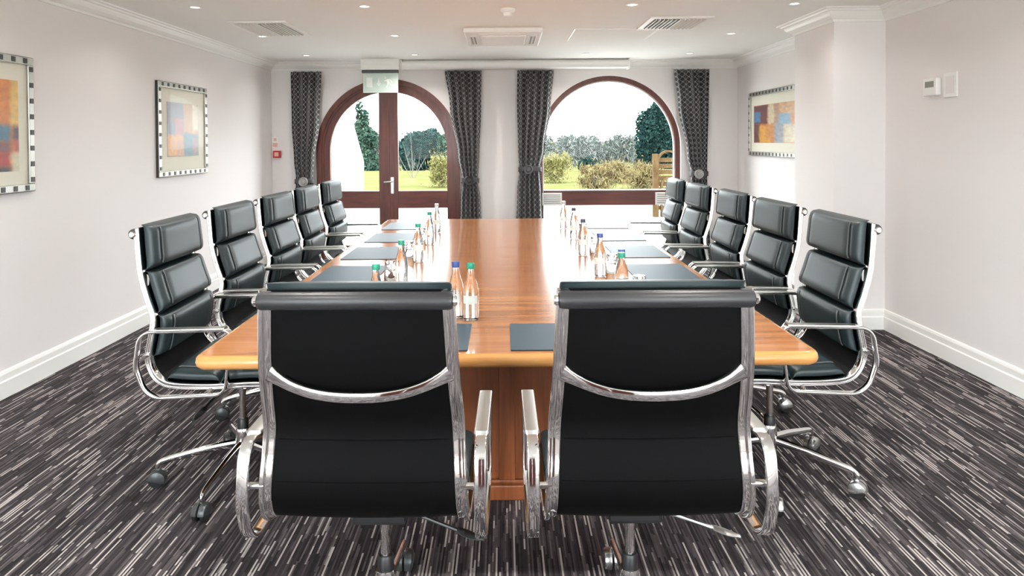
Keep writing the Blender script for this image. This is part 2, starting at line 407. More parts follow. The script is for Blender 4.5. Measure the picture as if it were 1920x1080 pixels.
for s in (-1, 1):
    lf = MB()
    arch_ring(lf, DCX, DZ, .80, .725, DY + .03, DY + .085, .02, 90 if s < 0 else 0, 180 if s < 0 else 90, s < 0, s > 0)
    xa, xb = DCX + s * .003, DCX + s * .118
    ztop = DZ + .775
    lf.box(min(xa, xb), max(xa, xb), DY + .03, DY + .085, .02, ztop)
    if s > 0: lf.box(DCX - .012, DCX + .012, DY + .022, DY + .030, .02, ztop - .02)
    leaf = lf.build('door_leaf', 'door_wood', dr, smooth=True)
    xo = DCX + s * .725
    MB().box(min(xb, xo), max(xb, xo), DY + .032, DY + .083, RZ0, RZ1).build('mid_rail', 'door_wood_rail', leaf, bevel=.004)
    MB().box(min(xb, xo), max(xb, xo), DY + .032, DY + .083, .02, .16).build('bottom_rail', 'door_wood_rail', leaf, bevel=.004)
    # upper pane: quarter arch; lower pane: rectangle
    pts = [(xb - s * .01, RZ1 - .01), (xo + s * .01, RZ1 - .01)]
    a_in = math.acos(.108 / .735)
    for k in range(25): 
        a = a_in * k / 24; pts.append((DCX + s * .735 * math.cos(a), DZ + .735 * math.sin(a)))
    MB().prism(pts, DY + .054, DY + .060).build('pane', 'window_glass', leaf)
    MB().box(min(xb, xo) - .008, max(xb, xo) + .008, DY + .054, DY + .060, .15, RZ0 + .01).build('pane', 'window_glass', leaf)
    if s > 0:
        h = MB(); hx = DCX + .045; hz = .90
        h.box(hx - .022, hx + .022, DY + .018, DY + .030, hz - .10, hz + .11)
        ho = h.build('handle_plate', 'satin_metal', leaf, bevel=.008)
        MB().tube([(hx, DY + .02, hz + .055), (hx, DY - .03, hz + .055), (hx - .012, DY - .035, hz + .055), (hx - .095, DY - .035, hz + .05)], .010, 10).build('handle', 'satin_metal', leaf, smooth=True)
WY = YF + .05
w1 = empty('window_1', (0, 0, 0), 0, 'large arched window with thin dark timber frame and timber rail', 'window', None, 'structure')
wfr = MB(); arch_ring(wfr, WCX, WZ, WR, .826, WY, WY + .09, 0)
wfr.build('window_frame', 'door_wood', w1, smooth=True)
wi = MB(); arch_ring(wi, WCX, WZ, .826, .812, WY + .03, WY + .07, 0); wi.build('glazing_bead', 'trim_white', w1, smooth=True)
MB().box(WCX - .815, WCX + .815, WY - .015, WY + .075, .64, .822).build('window_rail', 'door_wood_rail', w1, bevel=.004)
MB().box(WCX - .815, WCX + .815, WY - .03, WY + .02, .822, .838).build('window_sill', 'trim_white', w1, bevel=.004)
MB().box(WCX - .815, WCX + .815, WY, WY + .075, 0, .13).build('bottom_rail', 'door_wood_rail', w1, bevel=.004)
pts = [(WCX - .81, .83)] + [(WCX - .82 * math.cos(PI * k / 40), WZ + .82 * math.sin(PI * k / 40)) for k in range(41)] + [(WCX + .81, .83)]
MB().prism(pts, WY + .045, WY + .051).build('pane', 'window_glass', w1)
MB().box(WCX - .815, WCX + .815, WY + .045, WY + .051, .12, .65).build('pane', 'window_glass', w1)
for xa, xb in ((.47, .715), (1.875, 2.10)):
    g = MB().box(xa, xb, WY - .045, WY - .016, .645, .80).build('vent_grille', 'plastic_white', w1, bevel=.004)
    for k in range(5):
        z = .668 + .026 * k
        MB().box(xa + .02, xb - .02, WY - .050, WY - .044, z, z + .009).build('slat', 'plastic_grey', g)

# ---------------------------------------------------------------- ceiling fittings
def hang(o): return o
sc_case = MB().loft([[(x, YF - .185 + .075 * math.cos(2 * PI * k / 20) * (1 if math.cos(2 * PI * k / 20) > 0 else .9), 2.372 + .057 * math.sin(2 * PI * k / 20)) for k in range(20)] for x in (-1.22, 1.50)])
ps = empty('projector_screen_case', (.14, YF - .185, 2.315), 0, 'long white roll-up projector screen case above the arches', 'screen case')
o = sc_case.build('case', 'plastic_white', ps, smooth=True); o.matrix_parent_inverse = Matrix.Translation((-.14, -(YF - .185), -2.315))
for x in (-1.235, 1.50):
    MB().box(x, x + .015, YF - .265, YF - .105, 2.308, 2.43).build('end_cap', 'trim_white', ps, bevel=.004).matrix_parent_inverse = Matrix.Translation((-.14, -(YF - .185), -2.315))

# emergency exit sign: housing, dark edge strip, acrylic panel with door, arrow and running figure
ex = empty('exit_sign', (-1.465, 8.02, ZC), 0, 'hanging green acrylic exit sign with running figure, arrow and door', 'exit sign')
hw = .216
MB().box(-hw - .01, hw + .01, -.045, .045, -.13, 0).build('housing', 'plastic_white', ex, bevel=.006)
MB().box(-hw + .03, hw - .03, -.049, -.044, -.075, -.025).build('diffuser', 'trim_white', ex, bevel=.002)
MB().box(-hw, hw, -.03, .03, -.165, -.13).build('edge_strip', 'plastic_dark', ex, bevel=.003)
pn = MB().box(-hw + .01, hw - .005, -.006, .006, -.40, -.165).build('panel', 'sign_acrylic', ex, bevel=.002)
yy0, yy1 = -.010, -.006
MB().box(-.165, -.095, yy0, yy1, -.335, -.22).build('door_symbol', 'sign_white', pn)
MB().prism([(-.03, -.225), (-.008, -.225), (-.008, -.285), (.012, -.285), (-.019, -.325), (-.05, -.285), (-.03, -.285)], yy0, yy1).build('arrow_symbol', 'sign_white', pn)
fg = MB()
fg.prism([(.062 + .013 * math.cos(2 * PI * k / 12), -.225 + .013 * math.sin(2 * PI * k / 12)) for k in range(12)], yy0, yy1)
fg.prism([(.065, -.243), (.098, -.236), (.112, -.285), (.085, -.292)], yy0, yy1)
fg.prism([(.096, -.238), (.128, -.250), (.142, -.278), (.131, -.282), (.119, -.260), (.098, -.250)], yy0, yy1)
fg.prism([(.066, -.245), (.043, -.262), (.052, -.272), (.078, -.255)], yy0, yy1)
fg.prism([(.098, -.286), (.112, -.284), (.130, -.305), (.165, -.298), (.166, -.312), (.124, -.320)], yy0, yy1)
fg.prism([(.086, -.288), (.101, -.288), (.094, -.316), (.078, -.340), (.066, -.333), (.081, -.312)], yy0, yy1)
fg.build('running_figure', 'sign_white', pn)

# ceiling cassette air conditioner
ac = empty('ceiling_cassette', (.0, 6.25, ZC), 0, 'white square ceiling cassette air conditioner with central grille', 'air conditioner')
MB().box(-.345, .345, -.43, .43, -.045, 0).build('fascia', 'plastic_white', ac, bevel=.012)
MB().box(-.20, .20, -.27, .27, -.058, -.044).build('intake_grille', 'trim_white', ac, bevel=.006)
for s in (-1, 1):
    MB().box(s * .27 - .028, s * .27 + .028, -.25, .25, -.052, -.044).build('air_flap', 'plastic_white', ac, bevel=.004)
    for k in range(2):
        MB().box(s * .27 - .02 + k * .03 - .004, s * .27 - .02 + k * .03 + .010, -.22, .22, -.0535, -.051).build('air_slot', 'plastic_grey', ac)
    MB().box(-.22, .22, s * .345 - .028, s * .345 + .028, -.052, -.044).build('air_flap', 'plastic_white', ac, bevel=.004)
# flush access hatch
ah = empty('access_hatch', (1.0, 6.25, ZC), 0, 'flush pale ceiling access hatch between the cassette and a vent', 'hatch')
MB().box(-.38, .38, -.34, .34, -.006, 0).build('hatch_frame', 'trim_white', ah, bevel=.002)
MB().box(-.36, .36, -.32, .32, -.009, -.0055).build('hatch_panel', 'ceiling_paint', ah, bevel=.002)

def ceiling_vent(x0, x1, y0, y1, label):
    v = empty('ceiling_vent', ((x0 + x1) / 2, (y0 + y1) / 2, ZC), 0, label, 'vent', 'ceiling vents')
    a, b = (x1 - x0) / 2, (y1 - y0) / 2
    f = MB().box(-a, a, -b, -b + .045, -.014, 0).box(-a, a, b - .045, b, -.014, 0).box(-a, -a + .045, -b + .045, b - .045, -.014, 0).box(a - .045, a, -b + .045, b - .045, -.014, 0)
    f.build('vent_frame', 'trim_white', v, bevel=.003)
    MB().box(-a + .045, a - .045, -b + .045, b - .045, -.002, 0).build('backing', 'black_plastic', v)
    n = 13; st = (2 * a - .09) / n
    base = None
    for k in range(n):
        x = -a + .045 + st * (k + .5); tilt = .32 if x < 0 else -.32
        if base is None:
            base = MB().box(-.0025, .0025, -b + .046, b - .046, -.013, .013).build('slat', 'trim_white', v); s_ = base
        else:
            s_ = base.copy(); COL.objects.link(s_); s_.parent = v
        s_.location = (x, 0, -.011); s_.rotation_euler = (0, tilt, 0)
ceiling_vent(-2.24, -1.76, 5.45, 6.15, 'square white louvred ceiling vent on the side of the two prints')
ceiling_vent(1.17, 1.68, 5.36, 5.92, 'square white louvred ceiling vent on the side of the pier')

sd = empty('smoke_detector', (.035, 5.02, ZC), 0, 'round white smoke detector on the ceiling near the cassette', 'smoke detector')
MB().lathe([(.055, 0), (.055, -.012), (.048, -.022), (.03, -.03)], 24).build('base', 'plastic_white', sd, smooth=True)
MB().lathe([(.034, -.024), (.034, -.045), (.026, -.055), (.005, -.057)], 24).build('sensor_head', 'plastic_white', sd, smooth=True)

# recessed downlights in a regular grid; they look unlit, the lamps are added to fill the room
ring0 = lens0 = None
ROWN = {7.6: 'beside the arches', 6.22: 'level with the cassette', 4.87: 'by the smoke detector', 3.52: 'over the middle of the table', 2.17: 'over the table end', .82: 'past the table end', -.53: 'beside the rear wall'}
LAMP_W = 3.0
for iy, y in enumerate((7.6, 6.22, 4.87, 3.52, 2.17, .82, -.53)):
    for x in (-2.22, -1.0, .93, 2.10):
        dl = empty('downlight', (x, y, ZC), 0, 'ceiling downlight %s, row %s' % ({-2.22: 'closest to the prints wall', -1.0: 'second from the prints wall', .93: 'second from the thermostat wall', 2.10: 'closest to the thermostat wall'}[x], ROWN[y]), 'downlight', 'ceiling downlights')
        if ring0 is None:
            ring0 = MB().lathe([(.030, -.001), (.045, -.001), (.046, -.004), (.040, -.008), (.031, -.007), (.030, -.001)], 20, caps=False).build('trim_ring', 'trim_white', dl, smooth=True)
            lens0 = MB().lathe([(.0305, -.002), (.0305, -.005), (.001, -.0055)], 20).build('lens', 'lamp_lens', dl, smooth=True)
        else:
            for s0 in (ring0, lens0):
                q = s0.copy(); COL.objects.link(q); q.parent = dl
        ld = bpy.data.lights.new('downlight_fill', 'AREA'); ld.shape = 'DISK'; ld.size = .06; ld.energy = LAMP_W * (1.3 if abs(x) < 1.5 else .35); ld.color = (1, .96, .91); ld.spread = R(140)
        lo = bpy.data.objects.new('downlight_fill', ld); COL.objects.link(lo); lo.parent = dl; lo.location = (0, 0, -.012)

# ---------------------------------------------------------------- wall fittings
# thermostat and blank plate on the right wall
def wall_item(name, y, z, side, label, cat):
    """empty whose local +x runs along the wall (away from camera on left), +y out of the wall"""
    o = empty(name, (XL if side < 0 else XR, y, z), R(-90) if side < 0 else R(90), label, cat); return o
th = wall_item('thermostat', 4.52, 1.79, 1, 'white thermostat with grey display on the wall by the pier', 'thermostat')
MB().box(-.07, .07, 0, .035, -.055, .06).build('body', 'plastic_white', th, bevel=.006)
MB().box(-.045, .045, .035, .037, .0, .04).build('display', 'screen_lcd', th)
bp_ = wall_item('blank_plate', 4.36, 1.79, 1, 'white blank wall plate next to the thermostat', 'wall plate')
MB().box(-.075, .055, 0, .010, -.075, .085).build('plate', 'plastic_white', bp_, bevel=.003)
MB().box(-.05, .03, .010, .013, -.05, .06).build('cover', 'wall_paint', bp_, bevel=.002)
# fire call point and its notice on the end wall
fc = empty('fire_call_point', (-2.80, YF, 1.30), 0, 'red fire call point on the end wall beside a curtain', 'fire alarm')
MB().box(-.045, .045, -.05, 0, -.045, .045).build('housing', 'red_plastic', fc, bevel=.006)
MB().box(-.025, .025, -.053, -.05, -.025, .025).build('glass_plate', 'sign_print', fc)
fn = empty('fire_notice', (-2.83, YF, 1.44), 0, 'small pale notice with orange print above the fire call point', 'sign')
MB().box(-.035, .035, -.004, 0, -.06, .075).build('board', 'plastic_white', fn)
MB().box(-.028, .028, -.005, -.004, -.05, .0).build('print', 'sign_print', fn)
MB().box(-.018, .018, -.005, -.004, .025, .06).build('print', 'sign_print', fn)

# framed abstract prints
def art(name, rects, base):
    m = mat(name, base, .35)
    uv = nd(m, 'ShaderNodeUVMap'); nz = nd(m, 'ShaderNodeTexNoise'); nz.inputs['Scale'].default_value = 5; nz.inputs['Detail'].default_value = 5
    ln(m, uv.outputs[0], nz.inputs['Vector'])
    sub = nd(m, 'ShaderNodeVectorMath', operation='SUBTRACT'); ln(m, nz.outputs['Color'], sub.inputs[0]); sub.inputs[1].default_value = (.5, .5, .5)
    mul = nd(m, 'ShaderNodeVectorMath', operation='SCALE'); ln(m, sub.outputs[0], mul.inputs[0]); mul.inputs['Scale'].default_value = .10
    add = nd(m, 'ShaderNodeVectorMath', operation='ADD'); ln(m, uv.outputs[0], add.inputs[0]); ln(m, mul.outputs[0], add.inputs[1])
    s = nd(m, 'ShaderNodeSeparateXYZ'); ln(m, add.outputs[0], s.inputs[0])
    def edge(v, e, inv):
        q = nd(m, 'ShaderNodeMapRange'); q.clamp = True; ln(m, v, q.inputs[0])
        q.inputs[1].default_value = e - .03; q.inputs[2].default_value = e + .03
        q.inputs[3].default_value = 1 if inv else 0; q.inputs[4].default_value = 0 if inv else 1; return q.outputs[0]
    last = None
    for u0, v0, u1, v1, c in rects:
        f = mathn(m, 'MULTIPLY', mathn(m, 'MULTIPLY', edge(s.outputs[0], u0, False), edge(s.outputs[0], u1, True)), mathn(m, 'MULTIPLY', edge(s.outputs[1], v0, False), edge(s.outputs[1], v1, True)))
        mx = nd(m, 'ShaderNodeMix', data_type='RGBA'); ln(m, f, mx.inputs[0])
        if last is None: mx.inputs[6].default_value = (*base, 1)
        else: ln(m, last, mx.inputs[6])
        mx.inputs[7].default_value = (*c, 1); last = mx.outputs[2]
    n2 = nd(m, 'ShaderNodeTexNoise'); n2.inputs['Scale'].default_value = 14; n2.inputs['Detail'].default_value = 6; ln(m, uv.outputs[0], n2.inputs['Vector'])
    hs = nd(m, 'ShaderNodeHueSaturation'); ln(m, last, hs.inputs['Color'])
    vv = mathn(m, 'ADD', mathn(m, 'MULTIPLY', n2.outputs['Fac'], .9), .55); ln(m, vv, hs.inputs['Value'])
    ln(m, hs.outputs[0], bsdf(m).inputs['Base Color'])
org, yel, red, blu, gry, plum, crm = (.62, .22, .05), (.75, .48, .15), (.40, .04, .03), (.07, .16, .22), (.22, .20, .24), (.10, .05, .06), (.62, .55, .38)
art('print_amber', [(-.2, .5, .91, 1.2, org), (.91, .48, 1.2, 1.2, yel), (.3, .32, .90, .52, blu), (.92, .34, 1.2, .50, plum), (.1, .18, .9, .34, (.18, .07, .06)), (.92, .2, 1.2, .36, (.45, .10, .07)), (.3, .04, .90, .2, red), (.91, -.2, 1.2, .2, crm), (.2, -.2, .9, .05, (.03, .02, .02))], org)
art('print_quarters', [(0, .38, .5, 1, gry), (.22, .38, .48, .72, (.42, .18, .15)), (.5, .42, 1, 1, (.48, .26, .12)), (.8, .5, 1, 1, crm), (.02, .40, .24, .62, (.18, .2, .25)), (0, 0, .5, .4, (.62, .27, .07)), (.5, 0, 1, .42, blu), (.78, .03, 1, .36, (.26, .16, .17)), (.28, 0, .5, .3, (.5, .24, .12))], gry)
art('print_blocks', [(0, .5, .36, 1, (.16, .06, .06)), (0, .55, .16, .82, (.08, .24, .45)), (0, 0, .16, .5, (.13, .05, .05)), (.14, 0, .42, .45, (.70, .36, .06)), (.3, .1, .5, .5, (.62, .26, .06)), (.36, .5, .5, 1, crm), (.5, .4, .62, 1, (.42, .26, .18)), (.5, 0, .72, .5, (.30, .33, .36)), (.6, .45, .85, .75, (.22, .38, .5)), (.62, .72, 1, 1, (.6, .34, .16)), (.72, 0, 1, .45, crm)], org)
def framed_print(y0, y1, z0, z1, side, artmat, label, margin, nb):
    W, H = (y1 - y0), (z1 - z0)
    p = wall_item('framed_print', (y0 + y1) / 2, (z0 + z1) / 2, side, label, 'picture')
    a, b, fw, dp = W / 2, H / 2, .045, .028
    f = MB().box(-a, a, 0, dp, -b, -b + fw).box(-a, a, 0, dp, b - fw, b).box(-a, -a + fw, 0, dp, -b + fw, b - fw).box(a - fw, a, 0, dp, -b + fw, b - fw)
    fo = f.build('frame', 'frame_silver', p, bevel=.004)
    MB().box(-a - .002, a + .002, 0, dp * .8, -b - .002, -b + .004).box(-a - .002, a + .002, 0, dp * .8, b - .004, b + .002).box(-a - .002, -a + .004, 0, dp * .8, -b, b).box(a - .004, a + .002, 0, dp * .8, -b, b).build('frame_edge', 'frame_dark', p)
    MB().box(-a + fw, a - fw, .003, .012, -b + fw, b - fw).build('mount', 'mat_board', p)
    ml, mt, mb_ = margin
    mbp = MB(); u, v0, v1 = a - fw - ml, -b + fw + mb_, b - fw - mt
    mbp.add([(-u, .014, v0), (u, .014, v0), (u, .014, v1), (-u, .014, v1), (-u, .012, v0), (u, .012, v0), (u, .012, v1), (-u, .012, v1)],
            [(0, 1, 2, 3), (0, 4, 5, 1), (1, 5, 6, 2), (2, 6, 7, 3), (3, 7, 4, 0), (7, 6, 5, 4)])
    # the viewer sees local +x on his left (either wall), so u runs the other way
    mbp.uv = [(1, 0), (0, 0), (0, 1), (1, 1)] * 2
    mbp.build('print', artmat, p)
    MB().box(-a + fw - .003, a - fw + .003, .0165, .0185, -b + fw - .003, b - fw + .003).build('pane', 'picture_glass', p)
    n1, n2 = nb; blk = None
    spots = [(-a + fw / 2 + (W - fw) * (k + .5) / n1, s * (b - fw / 2)) for k in range(n1) for s in (-1, 1)] + \
            [(s * (a - fw / 2), -b + fw / 2 + (H - fw) * (k + .5) / n2) for k in range(n2) for s in (-1, 1)]
    for x, z in spots:
        if blk is None: blk = MB().box(-.015, .015, 0, .005, -.015, .015).build('frame_block', 'frame_dark', fo, bevel=.002); q = blk
        else: q = blk.copy(); COL.objects.link(q); q.parent = fo
        q.location = (x, dp - .001, z)
framed_print(3.16, 4.08, 1.165, 1.965, -1, 'print_amber', 'silver-framed abstract print in amber, red and teal near the table end', (.072, .10, .08), (9, 8))
framed_print(5.55, 6.46, 1.165, 1.965, -1, 'print_quarters', 'silver-framed abstract print of four muted orange, grey and blue quarters', (.12, .12, .12), (9, 8))
framed_print(6.45, 7.88, 1.265, 1.985, 1, 'print_blocks', 'silver-framed abstract print of orange and blue blocks half behind the pier', (.09, .11, .10), (15, 8))

# ---------------------------------------------------------------- curtains
def curtain(label, prof, nf, tie_z, rose_x, rose_mat, phase, tie_y=8.14):
    """prof: list of (z, xl, xr)"""
    NU, NV = 90, 70
    zt, zb = 2.306, .012
    root = empty('curtain', ((prof[-1][1] + prof[-1][2]) / 2, YF - .13, 0), 0, label, 'curtain', 'patterned tie-back curtains')
    ox, oy = root.location.x, root.location.y
    def at(z):
        P = prof
        for (za, la, ra), (zb_, lb, rb) in zip(P[:-1], P[1:]):
            if za >= z >= zb_:
                t = (za - z) / (za - zb_); t = t * t * (3 - 2 * t); return la + (lb - la) * t, ra + (rb - ra) * t
        return P[-1][1:]
    mb = MB(); uvs = []
    for j in range(NV + 1):
        z = zt + (zb - zt) * j / NV
        l, r_ = at(z); wd = r_ - l
        pinch = math.exp(-((z - tie_z) / .12) ** 2)
        amp = .040 * (1 - .55 * pinch)
        for i in range(NU + 1):
            u = i / NU
            ph = 2 * PI * nf * u + phase
            x = l + wd * (u + .018 * math.sin(2 * ph) / 1.0)
            y = amp * math.sin(ph) + .010 * math.sin(2.3 * ph + 3 * z) * (1 - pinch) - .02 * pinch
            mb.v.append((x - ox, y, z)); uvs.append((u * .62, z))
    for j in range(NV):
        for i in range(NU):
            k = j * (NU + 1) + i; mb.f.append((k, k + 1, k + NU + 2, k + NU + 1)); mb.mi.append(0)
    mb.uv = uvs
    c = mb.build('cloth', 'curtain_cloth', root, smooth=True)
    so = c.modifiers.new('s', 'SOLIDIFY'); so.thickness = .005
    l, r_ = at(tie_z); cx = (l + r_) / 2 - ox; hw_ = (r_ - l) / 2 + .012
    pth = [(cx + hw_ * math.cos(2 * PI * k / 28), -.012 + .070 * math.sin(2 * PI * k / 28), tie_z - .012 * math.sin(2 * PI * k / 28)) for k in range(28)]
    MB().sweep(pth, rrect(.028, .004, .003), True, 1.0, (0, 0, 1)).build('tieback', 'tieback_cloth', root, smooth=True)
    ro = empty  # rosette boss on the tieback
    rb = MB().lathe([(.001, 0), (.052, 0), (.058, .006), (.050, .016), (.040, .012), (.028, .012), (.024, .020), (.001, .024)], 28, axis='Y')
    q = rb.build('rosette', rose_mat, root, smooth=True); q.location = (rose_x - ox, -.088, tie_z); q.rotation_euler = (0, 0, PI)
S_ = 8.2 / F
def px(x): return (x - 945) * S_
def pz(y): return CAM_H - (y - 264) * S_
def cprof(L): return [(pz(y), px(a), px(b)) for y, a, b in L]
curtain('dark patterned curtain between the fire call point and the arched door', cprof([(125, 545, 603), (230, 547, 598), (300, 551, 588), (335, 555, 586), (380, 550, 592), (520, 545, 598)]), 4, pz(338), px(572), 'rosette_grey', .4)
curtain('dark patterned curtain on the arched door, on its window side', cprof([(125, 834, 903), (200, 843, 902), (290, 858, 898), (338, 866, 896), (375, 862, 900), (520, 856, 908)]), 5, pz(338), px(880), 'black_plastic', 1.2)
curtain('dark patterned curtain on the arched window, on its door side', cprof([(125, 972, 1040), (200, 971, 1034), (280, 972, 1022), (318, 974, 1013), (360, 970, 1016), (520, 962, 1020)]), 5, pz(318), px(990), 'tieback_cloth', 2.2)
curtain('dark patterned curtain on the arched window, on the far corner side', cprof([(125, 1264, 1330), (200, 1272, 1329), (290, 1288, 1327), (328, 1295, 1325), (375, 1292, 1328), (520, 1285, 1333)]), 5, pz(328), px(1307), 'rosette_grey', 3.0)

# ---------------------------------------------------------------- conference table
TZ = .74
TROT = R(0.4)
TX0, TX1, TY0, TY1 = -1.055, 1.045, 2.215, 6.15
tcx, tcy = (TX0 + TX1) / 2, (TY0 + TY1) / 2
tb = empty('conference_table', (tcx, tcy, 0), TROT, 'long polished orange-brown wooden conference table with rounded edge', 'table')
hw, hl = (TX1 - TX0) / 2, (TY1 - TY0) / 2
outl = rrect(hw, hl, .05, 6)
def inset(d): return rrect(hw - d, hl - d, max(.05 - d, .012), 6)
th_ = .048
prof = [(.030, -th_), (.012, -th_ + .004), (.003, -th_ + .013), (0, -th_ / 2), (.003, -.010), (.010, -.003), (.022, -.0004)]
rings = [[(x, y, TZ + dz) for x, y in inset(d_)] for d_, dz in prof]
eb = MB().loft(rings, caps=False)
n = len(rings[0]); eb.f.append(tuple(range(n - 1, -1, -1))); eb.mi.append(0)
eb.build('edge_moulding', 'table_edge', tb, smooth=True)
MB().prism(inset(.022), TZ - .006, TZ, 'XY').build('table_top', 'table_wood', tb)
for ky in (-1, 1):
    yc = ky * (hl - .62)
    pd = empty
    q = MB().box(-.42, .42, yc - .12, yc + .12, .075, TZ - th_).build('pedestal', 'pedestal_wood', tb, bevel=.004)
    MB().box(-.032, .032, yc - .132, yc - .12, .075, TZ - th_).build('pilaster', 'pedestal_wood', q, bevel=.003)
    MB().box(-.45, .45, yc - .15, yc + .15, 0, .062).build('plinth', 'pedestal_wood', q, bevel=.006)
    MB().box(-.435, .435, yc - .137, yc + .137, .062, .077).build('plinth_moulding', 'pedestal_wood', q, bevel=.004)
MB().box(-.02, .02, -hl + .75, hl - .75, .15, TZ - th_).build('spine_panel', 'pedestal_wood', tb, bevel=.003)

# desk pads
PADY = [2.92, 3.59, 4.27, 4.95, 5.62]
ORD = ['fifth', 'fourth', 'third', 'second', 'first']
pad0 = None
def desk_pad(x, y, rz, label, group):
    global pad0
    if pad0 is None:
        pad0 = MB().prism(rrect(.2325, .165, .008, 3), 0, .004, 'XY').build('desk_pad', 'desk_pad_leather', bevel=.0012, seg=1); o = pad0
    else: o = pad0.copy(); COL.objects.link(o)
    o.location = (x, y, TZ + .0002); o.rotation_euler = (0, 0, rz)
    tag(o, label, 'desk pad', group)
for i, y in enumerate(PADY):
    desk_pad(-.825, y, R(90), 'dark desk pad on the table, prints side, %s from the arched door' % ORD[i], 'desk pads')
    desk_pad(.835, y, R(90), 'dark desk pad on the table, thermostat side, %s from the arched window' % ORD[i], 'desk pads')
desk_pad(-.36, 2.425, 0, 'dark desk pad at the table end with two bottles behind it', 'desk pads')
desk_pad(.25, 2.425, 0, 'dark desk pad at the table end with no bottles behind it', 'desk pads')

# bottles and tumblers
BP = [(.002, .004), (.024, .001), (.029, .004), (.031, .012), (.031, .110), (.0305, .118), (.027, .138), (.020, .160), (.0155, .178), (.0135, .196), (.0135, .208)]
b_glass = b_cap = b_lab = b_wat = None
def bottle(x, y, cap, label):
    global b_glass, b_cap, b_lab
    o = empty('water_bottle', (x, y, TZ + .0005), random.uniform(-.6, .6), label, 'bottle', 'water bottles on the table')
    if b_glass is None:
        b_glass = MB().lathe(BP, 24).build('glass_body', 'bottle_glass', o, smooth=True)
        b_lab = MB().loft([[((.0316) * math.sin(a), -(.0316) * math.cos(a), z) for a in [R(-62 + 124 * k / 12) for k in range(13)]] +
                           [((.0312) * math.sin(a), -(.0312) * math.cos(a), z) for a in [R(62 - 124 * k / 12) for k in range(13)]] for z in (.068, .100)]).build('label_band', 'paper_label', o, smooth=True)
        b_cap = {}
    else:
        for s0 in (b_glass, b_lab): q = s0.copy(); COL.objects.link(q); q.parent = o
    if cap not in b_cap:
        cp = MB().lathe([(.0158, .203), (.0162, .205), (.0162, .221), (.0145, .2245), (.001, .2248)], 20)
        for k in range(10):
            a = 2 * PI * k / 10
        b_cap[cap] = cp.build('cap', cap, o, smooth=True)
    else:
        q = b_cap[cap].copy(); COL.objects.link(q); q.parent = o
for i, (x, y, c, nm) in enumerate([(-.51, 2.66, 'cap_green', 'green'), (-.507, 3.30, 'cap_green', 'green'), (-.51, 3.97, 'cap_green', 'green'), (-.515, 4.62, 'cap_green', 'green'), (-.525, 5.22, 'cap_clear', 'pale')]):
    bottle(x, y, c, 'glass water bottle, %s cap, prints side of table, %s from the arched door' % (nm, ORD[i]))
for i, (x, y, c, nm) in enumerate([(.505, 2.90, 'cap_green', 'green'), (.497, 3.50, 'cap_blue', 'blue'), (.485, 4.15, 'cap_dark', 'dark'), (.50, 4.84, 'cap_dark', 'dark'), (.475, 5.38, 'cap_clear', 'pale')]):
    bottle(x, y, c, 'glass water bottle, %s cap, thermostat side of table, %s from the arched window' % (nm, ORD[i]))
bottle(.520, 2.985, 'cap_blue', 'glass water bottle with blue cap just behind a green-capped one, thermostat side')
bottle(-.197, 2.70, 'cap_blue', 'glass water bottle with blue cap at the table end behind a desk pad')
bottle(-.135, 2.665, 'cap_green', 'glass water bottle with green cap at the table end behind a desk pad')
t0 = None
def tumbler(x, y, label):
    global t0
    o = empty('glass_tumbler', (x, y, TZ + .0005), 0, label, 'glass', 'tumblers on the table')
    if t0 is None:
        # stands upside down beside its bottle: rim on the table, thick base on top
        t0 = [MB().lathe([(.036, 0), (.037, .002), (.030, .094), (.027, .100), (.0006, .100), (.0006, .085), (.026, .084), (.0345, .002)], 24, caps=False, close=True).build('glass_wall', 'tumbler_glass', o, smooth=True)]
    else:
        for s0 in t0: q = s0.copy(); COL.objects.link(q); q.parent = o
for i, y in enumerate((2.78, 3.44, 4.08, 4.72, 5.33)):
    tumbler(-.585 + .11 * (i == 0), y + .02, 'upturned clear tumbler, prints side of table, %s from the arched door' % ORD[i])
for i, y in enumerate((3.02, 3.60, 4.26, 4.93, 5.46)):
    tumbler(.575 + .03 * (i == 0), y, 'upturned clear tumbler, thermostat side of table, %s from the arched window' % ORD[i])

# ---------------------------------------------------------------- soft pad swivel chair
def hwz(z): return .215 + (.244 - .215) * max(0, min(1, (1.1 - z) / .6))
FRAME = [(-.322, 1.095), (-.314, 1.0), (-.303, .91), (-.280, .825), (-.254, .745), (-.258, .675), (-.270, .60), (-.262, .545), (-.228, .500), (-.165, .480), (-.02, .474), (.12, .480), (.20, .476), (.232, .455)]
FP = catmull([(0, y, z) for y, z in FRAME], 6)
def arclen(P):
    L = [0]
    for a, b in zip(P[:-1], P[1:]): L.append(L[-1] + (b - a).length)
    return L
FL = arclen(FP)
def fpos(s):
    for i in range(len(FL) - 1):
        if FL[i + 1] >= s:
            t = (s - FL[i]) / (FL[i + 1] - FL[i]); p = FP[i].lerp(FP[i + 1], t); return p, (FP[min(i + 2, len(FP) - 1)] - FP[max(i - 1, 0)]).normalized()
    return FP[-1], (FP[-1] - FP[-2]).normalized()
def s_at(ix): return FL[ix * 6]
def nrm(T): return Vector((0, -T.z, T.y))          # sitting side
